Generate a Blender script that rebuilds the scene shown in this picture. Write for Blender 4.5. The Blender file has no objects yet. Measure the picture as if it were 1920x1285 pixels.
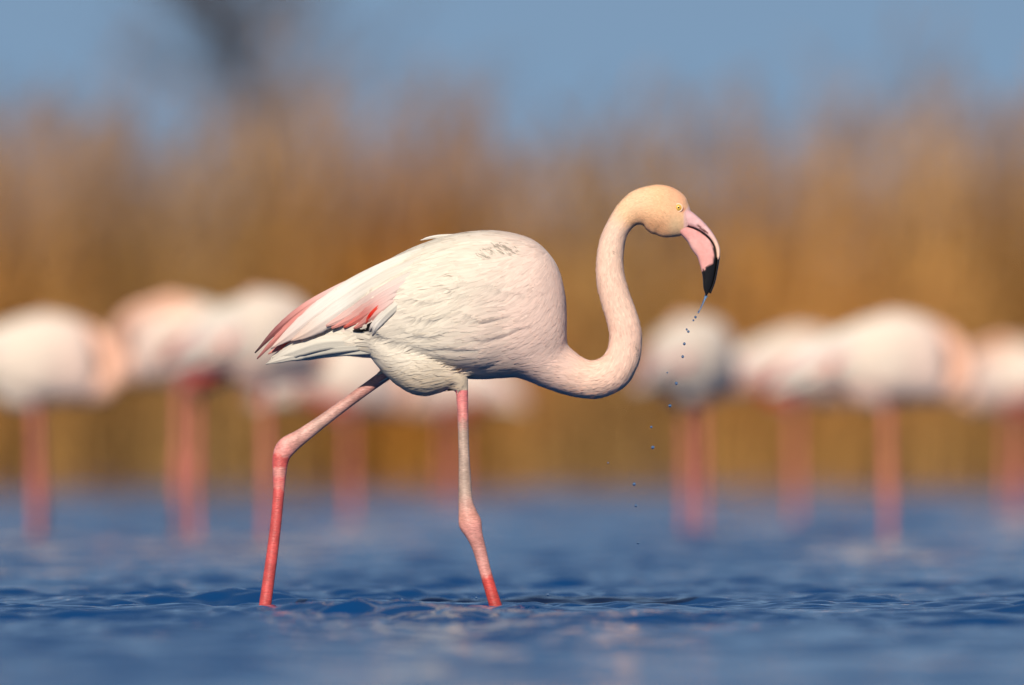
import bpy, math, random
import numpy as np
from mathutils import Vector
from mathutils.bvhtree import BVHTree

R = math.radians
sc = bpy.context.scene
COL = sc.collection
rng = np.random.default_rng(7)
random.seed(7)

# ------------------------------------------------------------------ camera, sky, sun
CAM_H, CAM_D = 0.42, 40.0
cam = bpy.data.cameras.new('camera'); cam_o = bpy.data.objects.new('camera', cam); COL.objects.link(cam_o)
cam.lens = 600; cam.sensor_width = 36; cam.clip_start = 1.0; cam.clip_end = 9000
cam_o.location = (0, -CAM_D, CAM_H)
cam_o.rotation_euler = (R(90) + math.atan(161.5 / 32000), 0, 0)
cam.dof.use_dof = True; cam.dof.focus_distance = CAM_D - 0.06; cam.dof.aperture_fstop = 3.2
sc.camera = cam_o

SUN_EL, SUN_AZ = 30.0, -11.0          # azimuth seen from the bird: 0 = straight behind the camera, negative = to its left
world = bpy.data.worlds.new('World'); sc.world = world; world.use_nodes = True
wn, wl = world.node_tree.nodes, world.node_tree.links
sky = wn.new('ShaderNodeTexSky'); sky.sky_type = 'NISHITA'; sky.sun_disc = False
sky.sun_elevation = R(SUN_EL); sky.sun_rotation = math.pi - R(SUN_AZ)
sky.air_density = 1.0; sky.dust_density = 0.12; sky.ozone_density = 1.5
tcw = wn.new('ShaderNodeTexCoord'); sep = wn.new('ShaderNodeSeparateXYZ'); mx = wn.new('ShaderNodeMath'); mx.operation = 'MAXIMUM'
ad = wn.new('ShaderNodeMath'); ad.operation = 'ADD'; cmb = wn.new('ShaderNodeCombineXYZ')
wl.new(tcw.outputs['Generated'], sep.inputs[0]); wl.new(sep.outputs['Z'], mx.inputs[0]); mx.inputs[1].default_value = 0.0
mu = wn.new('ShaderNodeMath'); mu.operation = 'MULTIPLY'; mu.inputs[1].default_value = 0.5
wl.new(mx.outputs[0], mu.inputs[0]); wl.new(mu.outputs[0], ad.inputs[0]); ad.inputs[1].default_value = 0.22     # clear dry air: no white band at the horizon
wl.new(sep.outputs['X'], cmb.inputs[0]); wl.new(sep.outputs['Y'], cmb.inputs[1]); wl.new(ad.outputs[0], cmb.inputs[2])
wl.new(cmb.outputs[0], sky.inputs['Vector'])
bg = wn['Background']; wl.new(sky.outputs[0], bg.inputs[0]); bg.inputs[1].default_value = 0.070

sun = bpy.data.lights.new('sun', 'SUN'); sun.energy = 4.7; sun.angle = R(0.53); sun.color = (1.0, 0.90, 0.76)
sun_o = bpy.data.objects.new('sun', sun); COL.objects.link(sun_o)
sd = Vector((math.sin(R(SUN_AZ)) * math.cos(R(SUN_EL)), -math.cos(R(SUN_AZ)) * math.cos(R(SUN_EL)), math.sin(R(SUN_EL))))
sun_o.rotation_euler = sd.to_track_quat('Z', 'Y').to_euler(); sun_o.location = sd * 60

vs = sc.view_settings
vs.view_transform = 'Standard'; vs.look = 'None'; vs.exposure = 0.0; vs.gamma = 1.0; vs.use_curve_mapping = False
sc.cycles.use_denoising = True
sc.cycles.max_bounces = 8; sc.cycles.caustics_reflective = False; sc.cycles.caustics_refractive = False

# ------------------------------------------------------------------ helpers
def lin(r, g, b):
    return tuple((c / 255 / 12.92) if c <= 10 else ((c / 255 + 0.055) / 1.055) ** 2.4 for c in (r, g, b))

def sstep(a, b, x):
    t = np.clip((x - a) / (b - a), 0, 1); return t * t * (3 - 2 * t)

def mesh_np(name, V, F4=None, F3=None, smooth=True):
    """mesh from numpy arrays"""
    me = bpy.data.meshes.new(name)
    V = np.asarray(V, np.float32); n4 = 0 if F4 is None else len(F4); n3 = 0 if F3 is None else len(F3)
    me.vertices.add(len(V)); me.vertices.foreach_set('co', V.ravel())
    li = []
    if n4: li.append(np.asarray(F4, np.int32).ravel())
    if n3: li.append(np.asarray(F3, np.int32).ravel())
    li = np.concatenate(li)
    me.loops.add(len(li)); me.loops.foreach_set('vertex_index', li)
    me.polygons.add(n4 + n3)
    me.polygons.foreach_set('loop_start', np.concatenate([np.arange(n4) * 4, n4 * 4 + np.arange(n3) * 3]).astype(np.int32))
    me.update(calc_edges=True); me.validate()
    if smooth: me.polygons.foreach_set('use_smooth', np.ones(len(me.polygons), bool))
    return me

def set_col(me, C):
    at = me.color_attributes.new('Col', 'FLOAT_COLOR', 'POINT')
    C = np.asarray(C, np.float32)
    if C.shape[1] == 3: C = np.c_[C, np.ones(len(C), np.float32)]
    at.data.foreach_set('color', C.ravel())

def add(name, me, mat=None, parent=None, loc=None):
    o = bpy.data.objects.new(name, me); COL.objects.link(o)
    if me is not None and mat is not None and not me.materials: me.materials.append(mat)
    if parent is not None: o.parent = parent
    if loc is not None: o.location = loc
    return o

def tag(o, label=None, cat=None, group=None, kind=None):
    if label: o['label'] = label
    if cat: o['category'] = cat
    if group: o['group'] = group
    if kind: o['kind'] = kind
    return o

def catmull(P, n):
    """P (k,d) -> (m,d) smooth through the points"""
    P = np.asarray(P, float); k = len(P)
    Q = np.vstack([2 * P[0] - P[1], P, 2 * P[-1] - P[-2]]); out = []
    for i in range(k - 1):
        p0, p1, p2, p3 = Q[i:i + 4]
        for t in np.arange(n) / n:
            out.append(0.5 * (2 * p1 + (p2 - p0) * t + (2 * p0 - 5 * p1 + 4 * p2 - p3) * t * t + (3 * p1 - p0 - 3 * p2 + p3) * t ** 3))
    out.append(P[-1]); return np.array(out)

class MB:
    def __init__(s): s.V = []; s.F4 = []; s.F3 = []; s.n = 0
    def rings(s, A, cap=True):
        A = np.asarray(A, float); n, m, _ = A.shape; b = s.n
        s.V.append(A.reshape(-1, 3)); s.n += n * m
        i = np.arange(n - 1)[:, None] * m; j = np.arange(m)[None, :]; j2 = (j + 1) % m
        s.F4.append((b + np.stack([i + j, i + j2, i + m + j2, i + m + j], -1)).reshape(-1, 4))
        if cap:
            for r, fl in ((0, True), (n - 1, False)):
                s.V.append(A[r].mean(0)[None]); c = s.n; s.n += 1
                q = b + r * m + np.arange(m); q2 = b + r * m + (np.arange(m) + 1) % m
                s.F3.append(np.stack([q2, q, np.full(m, c)] if fl else [q, q2, np.full(m, c)], -1))
    def mesh(s, name, smooth=True):
        return mesh_np(name, np.vstack(s.V), np.vstack(s.F4) if s.F4 else None, np.vstack(s.F3) if s.F3 else None, smooth)

# ------------------------------------------------------------------ materials
def new_mat(name):
    m = bpy.data.materials.new(name); m.use_nodes = True
    return m, m.node_tree.nodes, m.node_tree.links, m.node_tree.nodes['Principled BSDF']

def col_mat(name, rough=0.6, spec=0.3, noise=0.0, nscale=60, bump=0.0, bscale=200, trans=0.0, sheen=0.0, sss=0.0, stretch=(1, 1, 1), mud=False):
    """vertex-coloured material with procedural mottling and relief"""
    m, N, L, P = new_mat(name)
    a = N.new('ShaderNodeVertexColor'); a.layer_name = 'Col'
    tc = N.new('ShaderNodeTexCoord'); mp = N.new('ShaderNodeMapping'); mp.inputs['Scale'].default_value = stretch
    L.new(tc.outputs['Object'], mp.inputs[0])
    out = a.outputs['Color']
    if noise:
        t = N.new('ShaderNodeTexNoise'); t.inputs['Scale'].default_value = nscale; t.inputs['Detail'].default_value = 4
        L.new(mp.outputs[0], t.inputs['Vector'])
        r = N.new('ShaderNodeMapRange'); r.inputs['From Min'].default_value = 0.3; r.inputs['From Max'].default_value = 0.7
        r.inputs['To Min'].default_value = 1 - noise; r.inputs['To Max'].default_value = 1 + noise * 0.5; L.new(t.outputs['Fac'], r.inputs['Value'])
        x = N.new('ShaderNodeVectorMath'); x.operation = 'SCALE'; L.new(out, x.inputs[0]); L.new(r.outputs[0], x.inputs['Scale']); out = x.outputs[0]
    if mud:                                            # mud smears: streaks inside the masked areas of the plumage
        mq = N.new('ShaderNodeMapping'); mq.inputs['Rotation'].default_value = (0, R(-28), 0); L.new(tc.outputs['Object'], mq.inputs[0])
        mr = N.new('ShaderNodeMapping'); mr.inputs['Scale'].default_value = (55, 55, 190); L.new(mq.outputs[0], mr.inputs[0])
        t = N.new('ShaderNodeTexNoise'); t.inputs['Scale'].default_value = 1.0; t.inputs['Detail'].default_value = 5; t.inputs['Distortion'].default_value = 1.2; L.new(mr.outputs[0], t.inputs['Vector'])
        iv = N.new('ShaderNodeMath'); iv.operation = 'SUBTRACT'; iv.inputs[0].default_value = 1.0; L.new(a.outputs['Alpha'], iv.inputs[1])
        th = N.new('ShaderNodeMath'); th.operation = 'MULTIPLY_ADD'; th.inputs[1].default_value = 0.40; th.inputs[2].default_value = -0.285; L.new(iv.outputs[0], th.inputs[0])
        sm = N.new('ShaderNodeMath'); sm.operation = 'ADD'; L.new(t.outputs['Fac'], sm.inputs[0]); L.new(th.outputs[0], sm.inputs[1])
        r = N.new('ShaderNodeMapRange'); r.inputs['From Min'].default_value = 0.54; r.inputs['From Max'].default_value = 0.70; r.inputs['To Max'].default_value = 0.66; L.new(sm.outputs[0], r.inputs['Value'])
        x = N.new('ShaderNodeMix'); x.data_type = 'RGBA'; L.new(r.outputs[0], x.inputs['Factor']); L.new(out, x.inputs['A']); x.inputs['B'].default_value = (*lin(112, 104, 90), 1); out = x.outputs['Result']
    L.new(out, P.inputs['Base Color'])
    P.inputs['Roughness'].default_value = rough; P.inputs['Specular IOR Level'].default_value = spec
    if sheen: P.inputs['Sheen Weight'].default_value = sheen; P.inputs['Sheen Roughness'].default_value = 0.5
    if sss:
        P.inputs['Subsurface Weight'].default_value = sss; P.inputs['Subsurface Radius'].default_value = (0.006, 0.004, 0.0025); P.inputs['Subsurface Scale'].default_value = 1.0
    if bump:
        t = N.new('ShaderNodeTexNoise'); t.inputs['Scale'].default_value = bscale; t.inputs['Detail'].default_value = 3; L.new(mp.outputs[0], t.inputs['Vector'])
        b = N.new('ShaderNodeBump'); b.inputs['Strength'].default_value = bump; b.inputs['Distance'].default_value = 0.002
        L.new(t.outputs['Fac'], b.inputs['Height']); L.new(b.outputs[0], P.inputs['Normal'])
    if trans:
        T = N.new('ShaderNodeBsdfTranslucent'); L.new(out, T.inputs['Color']); M = N.new('ShaderNodeMixShader'); M.inputs[0].default_value = trans
        L.new(P.outputs[0], M.inputs[1]); L.new(T.outputs[0], M.inputs[2]); L.new(M.outputs[0], N['Material Output'].inputs['Surface'])
    return m

M_down = col_mat('down_coat', 0.75, 0.12, noise=0.10, nscale=150, bump=0.35, bscale=240, sheen=0.15, trans=0.06, mud=True)
M_body = col_mat('skin_and_down', 0.42, 0.5, noise=0.26, nscale=110, bump=0.7, bscale=130, mud=True, stretch=(1, 1, 3.2))
M_plume = col_mat('plumage', 0.75, 0.15, noise=0.02, nscale=60, trans=0.10, sheen=0.15, bump=0.08, bscale=330, mud=True)
M_bill = col_mat('bill_horn', 0.22, 0.5, noise=0.10, nscale=120, bump=0.12, bscale=300)
M_reed = col_mat('dry_reed', 0.8, 0.1, trans=0.15)
M_tree = col_mat('tree_twigs', 0.9, 0.1)

def feather_mat():
    """vane with barbs: fine diagonal streaks along the feather"""
    m, N, L, P = new_mat('flight_feather')
    a = N.new('ShaderNodeVertexColor'); a.layer_name = 'Col'
    uv = N.new('ShaderNodeUVMap'); mp = N.new('ShaderNodeMapping'); mp.inputs['Scale'].default_value = (26, 3, 1); mp.inputs['Rotation'].default_value = (0, 0, R(25))
    L.new(uv.outputs[0], mp.inputs[0])
    t = N.new('ShaderNodeTexNoise'); t.inputs['Scale'].default_value = 2.2; t.inputs['Detail'].default_value = 5; L.new(mp.outputs[0], t.inputs['Vector'])
    r = N.new('ShaderNodeMapRange'); r.inputs['From Min'].default_value = 0.3; r.inputs['From Max'].default_value = 0.7; r.inputs['To Min'].default_value = 0.80; r.inputs['To Max'].default_value = 1.04
    L.new(t.outputs['Fac'], r.inputs['Value'])
    x = N.new('ShaderNodeVectorMath'); x.operation = 'SCALE'; L.new(a.outputs['Color'], x.inputs[0]); L.new(r.outputs[0], x.inputs['Scale'])
    L.new(x.outputs[0], P.inputs['Base Color']); P.inputs['Roughness'].default_value = 0.6; P.inputs['Specular IOR Level'].default_value = 0.25
    b = N.new('ShaderNodeBump'); b.inputs['Strength'].default_value = 0.3; b.inputs['Distance'].default_value = 0.0015
    L.new(t.outputs['Fac'], b.inputs['Height']); L.new(b.outputs[0], P.inputs['Normal'])
    T = N.new('ShaderNodeBsdfTranslucent'); L.new(x.outputs[0], T.inputs['Color']); M = N.new('ShaderNodeMixShader'); M.inputs[0].default_value = 0.12
    L.new(P.outputs[0], M.inputs[1]); L.new(T.outputs[0], M.inputs[2]); L.new(M.outputs[0], N['Material Output'].inputs['Surface'])
    return m
M_feather = feather_mat()

def simple_mat(name, c, rough=0.5, spec=0.5, **k):
    m, N, L, P = new_mat(name); P.inputs['Base Color'].default_value = (*c, 1); P.inputs['Roughness'].default_value = rough; P.inputs['Specular IOR Level'].default_value = spec
    t = N.new('ShaderNodeTexNoise'); t.inputs['Scale'].default_value = 400; r = N.new('ShaderNodeMapRange'); r.inputs['To Min'].default_value = rough * 0.8; r.inputs['To Max'].default_value = min(1, rough * 1.2)
    tc = N.new('ShaderNodeTexCoord'); L.new(tc.outputs['Object'], t.inputs['Vector']); L.new(t.outputs['Fac'], r.inputs['Value']); L.new(r.outputs[0], P.inputs['Roughness'])
    for n, v in k.items(): P.inputs[n.replace('_', ' ')].default_value = v
    return m
M_iris = simple_mat('iris', lin(224, 178, 84), 0.25)
M_pupil = simple_mat('pupil', (0.01, 0.008, 0.006), 0.1)
M_lid = simple_mat('eyelid', lin(240, 200, 170), 0.5)
M_drop = simple_mat('water_drop', (1, 1, 1), 0.06, 0.8, Transmission_Weight=1.0, IOR=1.33)

# ------------------------------------------------------------------ water
def spacing(bands):
    """bands: (end, step) -> coordinates from the first start"""
    out = [bands[0]]
    for end, st0, st1 in bands[1:]:
        a = out[-1]; L_ = end - a
        n = max(2, int(round(L_ / ((st0 + st1) / 2)))); w = np.linspace(st0, st1, n); w *= L_ / w.sum()
        out.extend(list(a + np.cumsum(w)))
    return np.array(out)

def water_waves():
    r = np.random.default_rng(34); W = []
    for i in range(90):
        lam = 0.036 * (1.4 / 0.036) ** r.random()
        th = R(250) + r.normal(0, 0.62)                       # small wind chop running towards the camera and to the side
        slope = (0.75 + 0.5 * r.random()) * float(np.interp(lam, [0.03, 0.08, 0.25, 0.6, 1.4], [0.042, 0.046, 0.031, 0.024, 0.011]))
        W.append((lam, th, slope * lam / (2 * math.pi), r.random() * 6.283))
    return W
WAVES = water_waves()
def wave_z(x, y, cell):
    z = np.zeros_like(x); dx = np.zeros_like(x); dy = np.zeros_like(x)
    gust = 0.75 + 0.35 * np.sin(x * 1.9 + 0.7 * y + 1.0) * np.sin(y * 0.83 - 0.5 * x) + 0.2 * np.sin(x * 4.3 - y * 2.2)
    for lam, th, a, ph in WAVES:
        k = 2 * math.pi / lam; c, s = math.cos(th), math.sin(th)
        f = 1 - sstep(0.22, 0.40, cell / lam); g = k * (x * c + y * s) + ph
        z += f * a * np.cos(g); dx -= f * a * c * np.sin(g); dy -= f * a * s * np.sin(g)
    z *= gust
    for (lx, ly, am) in LEGS_IN_WATER:                         # rings spreading from the wading legs
        d = np.hypot(x - lx, y - ly); z += am * np.cos(d * 2 * math.pi / 0.06) * np.exp(-d / 0.11) * (cell < 0.03)
    return z, dx * gust * 0.4, dy * gust * 0.4
def PX(px): return (px - 960) / 800
LEGS_IN_WATER = [(PX(930), -0.045, 0.009), (PX(496), 0.092, 0.008)]
def build_water():
    xs1 = spacing([0.0, (1.6, 0.0115, 0.0125), (4.3, 0.018, 0.08), (16, 0.1, 0.7), (60, 1, 8), (900, 15, 200)])
    xs = np.concatenate([-xs1[:0:-1], xs1])
    ys = spacing([-90.0, (-45, 6, 1.0), (-14.5, 0.9, 0.06), (-4, 0.06, 0.022), (-1.2, 0.018, 0.012), (1.2, 0.0095, 0.0095), (3, 0.011, 0.018), (20, 0.022, 0.055), (60, 0.055, 0.085), (93.6, 0.09, 0.13)])
    X, Y = np.meshgrid(xs, ys); cx = np.gradient(xs); cy = np.gradient(ys)
    cell = np.maximum(*np.meshgrid(cx, cy))
    z, dx, dy = wave_z(X, Y, cell)
    V = np.stack([X + dx, Y + dy, z], -1).reshape(-1, 3); ny, nx = X.shape
    i = np.arange(ny - 1)[:, None] * nx; j = np.arange(nx - 1)[None, :]
    F = np.stack([i + j, i + j + 1, i + nx + j + 1, i + nx + j], -1).reshape(-1, 4)
    me = mesh_np('water', V, F)
    m, N, L, P = new_mat('lagoon_water')
    P.inputs['Base Color'].default_value = (0.003, 0.043, 0.150, 1); P.inputs['Roughness'].default_value = 0.025; P.inputs['IOR'].default_value = 1.333
    P.inputs['Specular IOR Level'].default_value = 0.5
    tc = N.new('ShaderNodeTexCoord'); t = N.new('ShaderNodeTexNoise'); t.inputs['Scale'].default_value = 26; t.inputs['Detail'].default_value = 2
    L.new(tc.outputs['Object'], t.inputs['Vector'])
    b = N.new('ShaderNodeBump'); b.inputs['Strength'].default_value = 0.25; b.inputs['Distance'].default_value = 0.004
    L.new(t.outputs['Fac'], b.inputs['Height']); L.new(b.outputs[0], P.inputs['Normal'])
    return tag(add('water', me, m), kind='structure')
build_water()

def build_ground():
    xs = np.linspace(-1500, 1500, 60); xs = np.sign(xs) * np.abs(xs / 1500) ** 2 * 1500
    ys = 93.0 + np.concatenate([[0, .6, 1.2, 2, 4, 8, 15], np.geomspace(25, 4000, 20)])
    X, Y = np.meshgrid(xs, ys); Z = 0.12 * sstep(93.0, 95, Y) - 0.10 + 0.05 * np.sin(X * 0.9) * sstep(93, 95, Y)
    ny, nx = X.shape; i = np.arange(ny - 1)[:, None] * nx; j = np.arange(nx - 1)[None, :]
    me = mesh_np('ground', np.stack([X, Y, Z], -1).reshape(-1, 3), np.stack([i + j, i + j + 1, i + nx + j + 1, i + nx + j], -1).reshape(-1, 4))
    m, N, L, P = new_mat('marsh_soil'); t = N.new('ShaderNodeTexNoise'); t.inputs['Scale'].default_value = 0.8; t.inputs['Detail'].default_value = 6
    r = N.new('ShaderNodeValToRGB'); r.color_ramp.elements[0].color = (0.05, 0.03, 0.012, 1); r.color_ramp.elements[1].color = (0.16, 0.10, 0.04, 1)
    tc = N.new('ShaderNodeTexCoord'); L.new(tc.outputs['Object'], t.inputs['Vector']); L.new(t.outputs['Fac'], r.inputs['Fac']); L.new(r.outputs[0], P.inputs['Base Color']); P.inputs['Roughness'].default_value = 0.9
    tag(add('ground', me, m), kind='structure')
build_ground()

# ------------------------------------------------------------------ reed bed
def ribbons(C, Wd, side, colr):
    """C (n,k,3) centre lines, Wd (n,k) half widths, side (n,3) -> verts, quads, colours"""
    n, k, _ = C.shape
    V = np.stack([C - side[:, None] * Wd[..., None], C + side[:, None] * Wd[..., None]], 2).reshape(n * k * 2, 3)
    b = (np.arange(n) * k * 2)[:, None] + (np.arange(k - 1) * 2)[None]
    F = np.stack([b, b + 1, b + 3, b + 2], -1).reshape(-1, 4)
    return V, F, np.repeat(colr.reshape(n * k, 3), 2, 0)

def build_reeds():
    r = np.random.default_rng(5); n = 10500
    y = 93.2 + 6.0 * r.random(n) ** 1.3; x = (r.random(n) - 0.5) * 30
    env_px = [-1200, -300, 0, 90, 190, 300, 400, 480, 540, 600, 700, 780, 850, 900, 960, 1080, 1200, 1290, 1365, 1420, 1470, 1530, 1600, 1700, 1790, 1850, 1920, 2300, 3200]
    env_py = [200, 150, 190, 210, 150, 250, 230, 130, 110, 210, 190, 180, 140, 170, 270, 250, 200, 200, 310, 120, 220, 170, 190, 130, 110, 190, 160, 140, 210]
    top = 0.42 + (804 - np.interp(x * 240 + 960, env_px, env_py)) / 240
    H = top * (0.42 + 0.70 * r.beta(1.6, 2.6, n))
    az = r.random(n) * 6.283; lean = r.normal(0, 0.05, n) + 0.02
    ld = np.stack([np.cos(az), np.sin(az)], -1) * lean[:, None]
    def pt(t):
        p = np.zeros((n, 3)); p[:, 0] = x + ld[:, 0] * H * t * t; p[:, 1] = y + ld[:, 1] * H * t * t; p[:, 2] = H * t - 0.05 * (t == 0); return p
    tone = (0.75 + 0.5 * r.random(n)) * (0.96 + 0.13 * np.sin(x * 3.1 + 2 * np.sin(x * 1.3)) + 0.07 * np.sin(x * 7.3 + 1.7))
    patch = 0.5 + 0.5 * np.sin(x * 1.3 + 1.1 * np.sin(x * 0.6)) * np.sin(x * 0.47 + 2)
    c0 = np.array(lin(204, 142, 64)); c1 = np.array(lin(220, 176, 112)); cp = np.array(lin(150, 124, 106))
    stalk = (c0 * (1 - patch[:, None]) + c1 * patch[:, None]) * tone[:, None]
    V, F, K = [], [], []; off = 0
    def push(a):
        nonlocal off
        V.append(a[0]); F.append(a[1] + off); K.append(a[2]); off += len(a[0])
    fa = r.random(n) * 6.283; side = np.stack([np.cos(fa), np.sin(fa), 0 * fa], -1); side[:, 1] *= 0.5
    ts = np.array([0, .35, .7, 1.0]); C = np.stack([pt(t) for t in ts], 1)
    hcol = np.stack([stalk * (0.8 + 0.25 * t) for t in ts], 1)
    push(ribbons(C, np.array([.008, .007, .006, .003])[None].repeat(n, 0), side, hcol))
    for li in range(6):
        t0 = 0.08 + 0.82 * (li + r.random(n)) / 6; L_ = 0.35 + 0.4 * r.random(n); a = r.random(n) * 6.283
        b = np.zeros((n, 3)); tt = t0
        b[:, 0] = x + ld[:, 0] * H * tt * tt; b[:, 1] = y + ld[:, 1] * H * tt * tt; b[:, 2] = H * tt
        d = np.stack([np.cos(a), np.sin(a), 0 * a], -1); up = np.array([0, 0, 1.0])
        k = r.random(n)[:, None]
        C = np.stack([b, b + d * (L_ * .25)[:, None] + up * (L_ * .42)[:, None], b + d * (L_ * .6)[:, None] + up * (L_[:, None] * (.5 - .5 * k))], 1)
        s = np.stack([-np.sin(a), np.cos(a), 0 * a], -1)
        cc = (stalk * (0.85 + 0.3 * r.random((n, 1))))[:, None].repeat(3, 1)
        push(ribbons(C, np.array([.007, .013, .001])[None].repeat(n, 0), s, cc))
    m_ = (H > top * 0.55) & (r.random(n) < 0.8); q = np.where(m_)[0]
    for pi in range(2):                                    # feathery plumes on the tall stalks
        a = r.random(len(q)) * 6.283; b = pt(1.0)[q]; d = np.stack([np.cos(a) * .05 + ld[q, 0] * 2 + .04, np.sin(a) * .05, 0 * a], -1)
        l = (0.20 + 0.14 * r.random(len(q)))[:, None]; up = np.array([0, 0, 1.0])
        C = np.stack([b - up * .03, b + up * l * .35 + d * .5, b + up * l * .75 + d, b + up * l + d * 1.8], 1)
        s = np.stack([np.cos(a + 1.2), np.sin(a + 1.2), 0 * a], -1)
        cc = (cp * (0.8 + 0.4 * r.random((len(q), 1))))[:, None].repeat(4, 1)
        push(ribbons(C, np.array([.005, .017, .015, .002])[None].repeat(len(q), 0), s, cc))
    me = mesh_np('reed_bed', np.vstack(V), np.vstack(F), smooth=False); set_col(me, np.vstack(K))
    tag(add('reed_bed', me, M_reed), 'tall golden brown reed bed with pale plumes along the far shore', 'reeds', kind='stuff')
build_reeds()

# ------------------------------------------------------------------ tree behind the reeds
def build_tree():
    S = 32000 / 146.0; wy = 106.0
    def T(px, py, dy=0): return np.array([(px - 960) / S, wy + dy, CAM_H + (804 - py) / S])
    r = np.random.default_rng(11)
    root = add('tree', None, loc=tuple(T(545, 804) * (1, 1, 0)))
    root.location.z = -0.05
    o = np.array(root.location)
    tag(root, 'dark bare tree leaning left above the reeds behind the flock', 'tree')
    tw, cr = MB(), MB()
    def limb(mb, P, r0, r1, m=6):
        P = catmull(P, 4); n = len(P); rad = np.linspace(r0, r1, n); A = []
        for i in range(n):
            t = P[min(i + 1, n - 1)] - P[max(i - 1, 0)]; t /= np.linalg.norm(t) + 1e-9
            u = np.cross(t, [0, 1, 0.01]); u /= np.linalg.norm(u); v = np.cross(t, u); th = np.arange(m) * 6.283 / m
            A.append(P[i] - o + rad[i] * (np.cos(th)[:, None] * u + np.sin(th)[:, None] * v))
        mb.rings(A)
    trunk = [T(545, 850), T(538, 560), T(520, 330), T(475, 180), T(410, 60), T(355, -70), T(320, -240)]
    limb(tw, trunk, 0.060, 0.014, 9)
    tp = catmull(trunk, 8)
    for i in range(105):
        f = 0.38 + 0.62 * r.random(); b = tp[int(f * (len(tp) - 1))]
        L_ = (0.50 + 1.2 * r.random()) * (1.4 - 0.6 * f)
        d = r.normal(0, 1, 3); d[2] = abs(d[2]) * 0.7 + 0.25; d[0] -= 0.25; d /= np.linalg.norm(d)
        e1 = b + d * L_ * 0.5 + r.normal(0, .05, 3); e2 = b + d * L_ + np.array([0, 0, .12]) + r.normal(0, .07, 3)
        limb(tw if i < 14 else cr, [b, e1, e2], 0.018, 0.004, 4)
        for k in range(16):
            g = e1 + (e2 - e1) * r.random(); dd = d + r.normal(0, .7, 3); limb(cr, [g, g + dd * .08, g + dd * (.14 + .12 * r.random()) + [0, 0, .04]], 0.006, 0.002, 3)
    for nm, mb in (('trunk', tw), ('crown', cr)):
        me = mb.mesh(nm); nv = len(me.vertices)
        set_col(me, np.array(lin(104, 94, 92))[None] * (0.8 + 0.4 * r.random((nv, 1)))); add(nm, me, M_tree, root)
build_tree()

# ------------------------------------------------------------------ flamingos
OX = 880.0                                           # a bird's own origin: under the body, on the water line
def B(px, py, y=0.0): return np.array([(px - OX) / 800, y, (1140 - py) / 800])
def arrB(P):
    P = np.asarray(P, float); return np.stack([(P[:, 0] - OX) / 800, P[:, 2], (1140 - P[:, 1]) / 800], -1)

TORSO = np.array([  # x, top, bottom, half width (m)
    (575, 612, 652, .012), (600, 588, 658, .026), (630, 560, 664, .044), (660, 536, 668, .060), (700, 506, 672, .080), (740, 482, 680, .094), (780, 463, 692, .106), (820, 448, 702, .114),
    (860, 438, 708, .119), (900, 433, 711, .121), (940, 434, 709, .120), (980, 442, 706, .114), (1010, 457, 703, .104),
    (1033, 480, 699, .088), (1048, 508, 692, .070), (1056, 535, 680, .052), (1060.5, 562, 662, .032), (1062, 590, 640, .012)])
TEXP = 2.25
def torso_half(px, py):
    t = np.interp(px, TORSO[:, 0], TORSO[:, 1]); b = np.interp(px, TORSO[:, 0], TORSO[:, 2]); w = np.interp(px, TORSO[:, 0], TORSO[:, 3])
    q = np.clip(np.abs((py - (t + b) / 2) / ((b - t) / 2)), 0, 1); return w * (1 - q ** TEXP) ** (1 / TEXP)
def torso_rings():
    P = catmull(TORSO, 5); th = np.arange(56) * 2 * math.pi / 56; A = []
    e = 2 / TEXP; cs = np.sign(np.cos(th)) * np.abs(np.cos(th)) ** e; sn = np.sign(np.sin(th)) * np.abs(np.sin(th)) ** e
    for x, t, b, w in P:
        A.append(np.stack([np.full(56, (x - OX) / 800), w * cs, (1140 - (t + b) / 2 + (b - t) / 2 * sn) / 800], -1))
    return A
def sweep_samples(P, n=6):
    """P rows: px, py, in-plane radius px, sideways radius px, y"""
    return catmull(P, n)
def sweep_rings(S, m=28):
    C = np.stack([(S[:, 0] - OX) / 800, S[:, 4], (1140 - S[:, 1]) / 800], -1); T = np.gradient(C, axis=0); T /= np.linalg.norm(T, axis=1)[:, None]
    th = np.arange(m) * 2 * math.pi / m; A = []
    for c, t, s in zip(C, T, S):
        nrm = np.cross([0, 1, 0], t); nrm /= np.linalg.norm(nrm); yv = np.cross(t, nrm)
        A.append(c + (np.cos(th)[:, None] * nrm * s[2] + np.sin(th)[:, None] * yv * s[3]) / 800)
    return A, C, T

NECK_MAIN = [(905, 600, 84, 98, 0), (960, 632, 72, 88, 0), (1003, 661, 57, 68, 0), (1044, 689, 45, 48, 0), (1085, 708, 37, 37, 0), (1120, 711, 35.5, 33, 0), (1150, 697, 35, 32, 0), (1168, 668, 32, 30, 0),
             (1173, 632, 30, 28, 0), (1167, 598, 29.5, 27, 0), (1154, 560, 28, 26, 0), (1145, 525, 27, 25, 0), (1143, 490, 25, 24, 0), (1148, 455, 24, 23, 0), (1158, 428, 22.5, 22, 0),
             (1176, 403, 26, 23, 0), (1200, 390, 35.5, 26, 0), (1225, 390.5, 45, 29, 0), (1247, 398, 47.5, 28.5, 0), (1263, 410.5, 42, 25, 0), (1276, 420, 32, 21, 0), (1287, 428, 19, 14, 0)]
LEG_NEAR = [(862, 690, 15, 15, -.045), (866, 728, 12, 11, -.045), (868, 780, 10.5, 10, -.045), (870, 850, 10.5, 10, -.045), (872, 910, 12.5, 11, -.045), (873, 940, 14, 12, -.045), (877, 962, 18, 14, -.045),
            (882, 982, 22, 15.5, -.045), (890, 1004, 16, 13.5, -.045), (899, 1030, 13, 11, -.045), (911, 1075, 11.5, 10.5, -.045), (930, 1138, 12, 11, -.045), (955, 1215, 13, 12, -.045)]
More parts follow.
